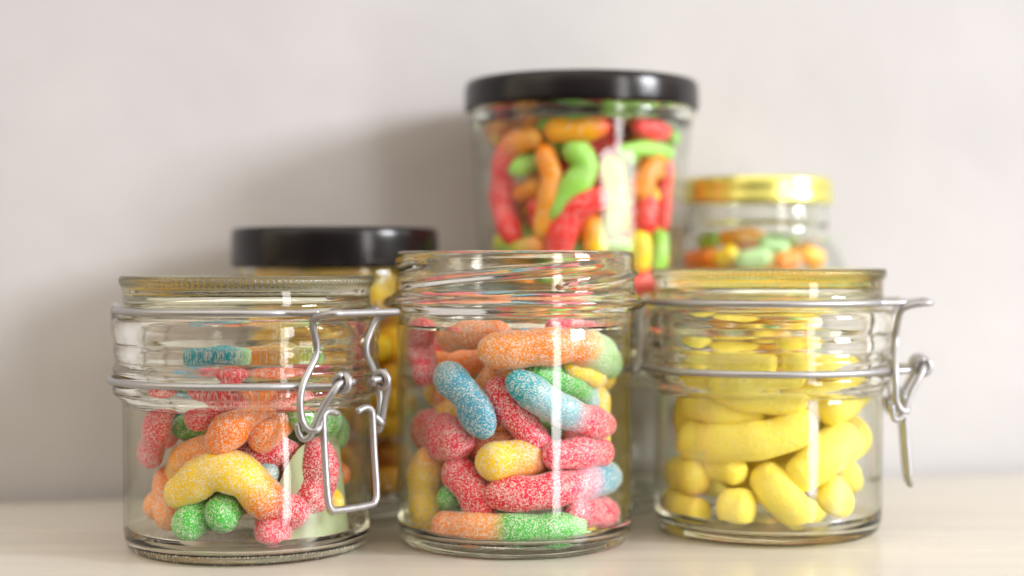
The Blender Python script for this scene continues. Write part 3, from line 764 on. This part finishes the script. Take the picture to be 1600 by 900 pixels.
# ------------------------------------------------------------------ light
def area(name, loc, aim, w, h, power, color):
    d = bpy.data.lights.new(name, 'AREA'); d.shape = 'RECTANGLE'; d.size = w; d.size_y = h; d.energy = power; d.color = color
    o = bpy.data.objects.new(name, d); col.objects.link(o); o.location = loc
    o.rotation_euler = (Vector(aim)-Vector(loc)).to_track_quat('-Z', 'Y').to_euler()
    return o
def polar(az, el, d, c=(.0, .62, .1)):
    a, e = R(az), R(el); return (c[0]+d*math.cos(e)*math.sin(a), c[1]-d*math.cos(e)*math.cos(a), c[2]+d*math.sin(e))
area('window_light', polar(67, 17, 4.0), (.0, .62, .1), 1.0, .9, 126, (.93, .96, 1))
area('strip_window_light', polar(40, 3, 1.3), (.0, .62, .08), .18, 1.05, 5.0, (1, .98, .97))

wd = bpy.data.worlds.new('World'); sc.world = wd; wd.use_nodes = True
nt = wd.node_tree; N, L = nt.nodes, nt.links; N.clear()
out = N.new('ShaderNodeOutputWorld'); bg = N.new('ShaderNodeBackground'); L.new(bg.outputs[0], out.inputs[0])
tc = N.new('ShaderNodeTexCoord'); sx = N.new('ShaderNodeSeparateXYZ'); L.new(tc.outputs['Generated'], sx.inputs[0])
cr = N.new('ShaderNodeValToRGB')
mr = N.new('ShaderNodeMapRange'); mr.inputs[1].default_value = -1; mr.inputs[2].default_value = 1; L.new(sx.outputs['Z'], mr.inputs[0]); L.new(mr.outputs[0], cr.inputs[0])
e = cr.color_ramp.elements; e[0].position = 0; e[0].color = (.34, .20, .08, 1); e[1].position = 1; e[1].color = (1, .92, .81, 1)
for p, c in ((.44, (.34, .22, .10)), (.50, (.42, .33, .22)), (.62, (.78, .66, .53))):
    q = e.new(p); q.color = (*c, 1)
# added tilt: ambient stronger from the left, to even out the wall
m2 = N.new('ShaderNodeMapRange'); m2.inputs[1].default_value = -1; m2.inputs[2].default_value = 1; m2.inputs[3].default_value = 1.28; m2.inputs[4].default_value = .72
L.new(sx.outputs['X'], m2.inputs[0])
n0 = N.new('ShaderNodeTexNoise'); n0.inputs['Scale'].default_value = 2.3; n0.inputs['Detail'].default_value = 2; L.new(tc.outputs['Generated'], n0.inputs['Vector'])
m3 = N.new('ShaderNodeMapRange'); m3.inputs[1].default_value = .38; m3.inputs[2].default_value = .62; m3.inputs[3].default_value = .6; m3.inputs[4].default_value = 1.25
L.new(n0.outputs['Fac'], m3.inputs[0])
mu = N.new('ShaderNodeMath'); mu.operation = 'MULTIPLY'; L.new(m2.outputs[0], mu.inputs[0]); L.new(m3.outputs[0], mu.inputs[1])
# the room behind the camera is dim
m5 = N.new('ShaderNodeMapRange'); m5.interpolation_type = 'SMOOTHSTEP'; m5.inputs[1].default_value = -.97; m5.inputs[2].default_value = -.35; m5.inputs[3].default_value = .22; m5.inputs[4].default_value = 1.0
yz = N.new('ShaderNodeMath'); yz.operation = 'MULTIPLY_ADD'; yz.inputs[1].default_value = .95
L.new(sx.outputs['Z'], yz.inputs[0]); L.new(sx.outputs['Y'], yz.inputs[2]); L.new(yz.outputs[0], m5.inputs[0])
m6 = N.new('ShaderNodeMath'); m6.operation = 'MULTIPLY'; L.new(mu.outputs[0], m6.inputs[0]); L.new(m5.outputs[0], m6.inputs[1])
m4 = N.new('ShaderNodeMath'); m4.operation = 'MULTIPLY'; m4.inputs[1].default_value = 1.38; L.new(m6.outputs[0], m4.inputs[0])
L.new(cr.outputs[0], bg.inputs[0]); L.new(m4.outputs[0], bg.inputs[1])

# ------------------------------------------------------------------ render settings
sc.view_settings.view_transform = 'Standard'; sc.view_settings.look = 'None'; sc.view_settings.exposure = .45; sc.view_settings.gamma = 1
sc.view_settings.use_curve_mapping = False
c = sc.cycles
c.max_bounces = 20; c.transparent_max_bounces = 40; c.transmission_bounces = 16; c.glossy_bounces = 8; c.diffuse_bounces = 4
c.caustics_reflective = True; c.caustics_refractive = True; c.blur_glossy = .3; c.sample_clamp_indirect = 6
c.use_denoising = True
print('fill', nl, nc, nr, nt_)
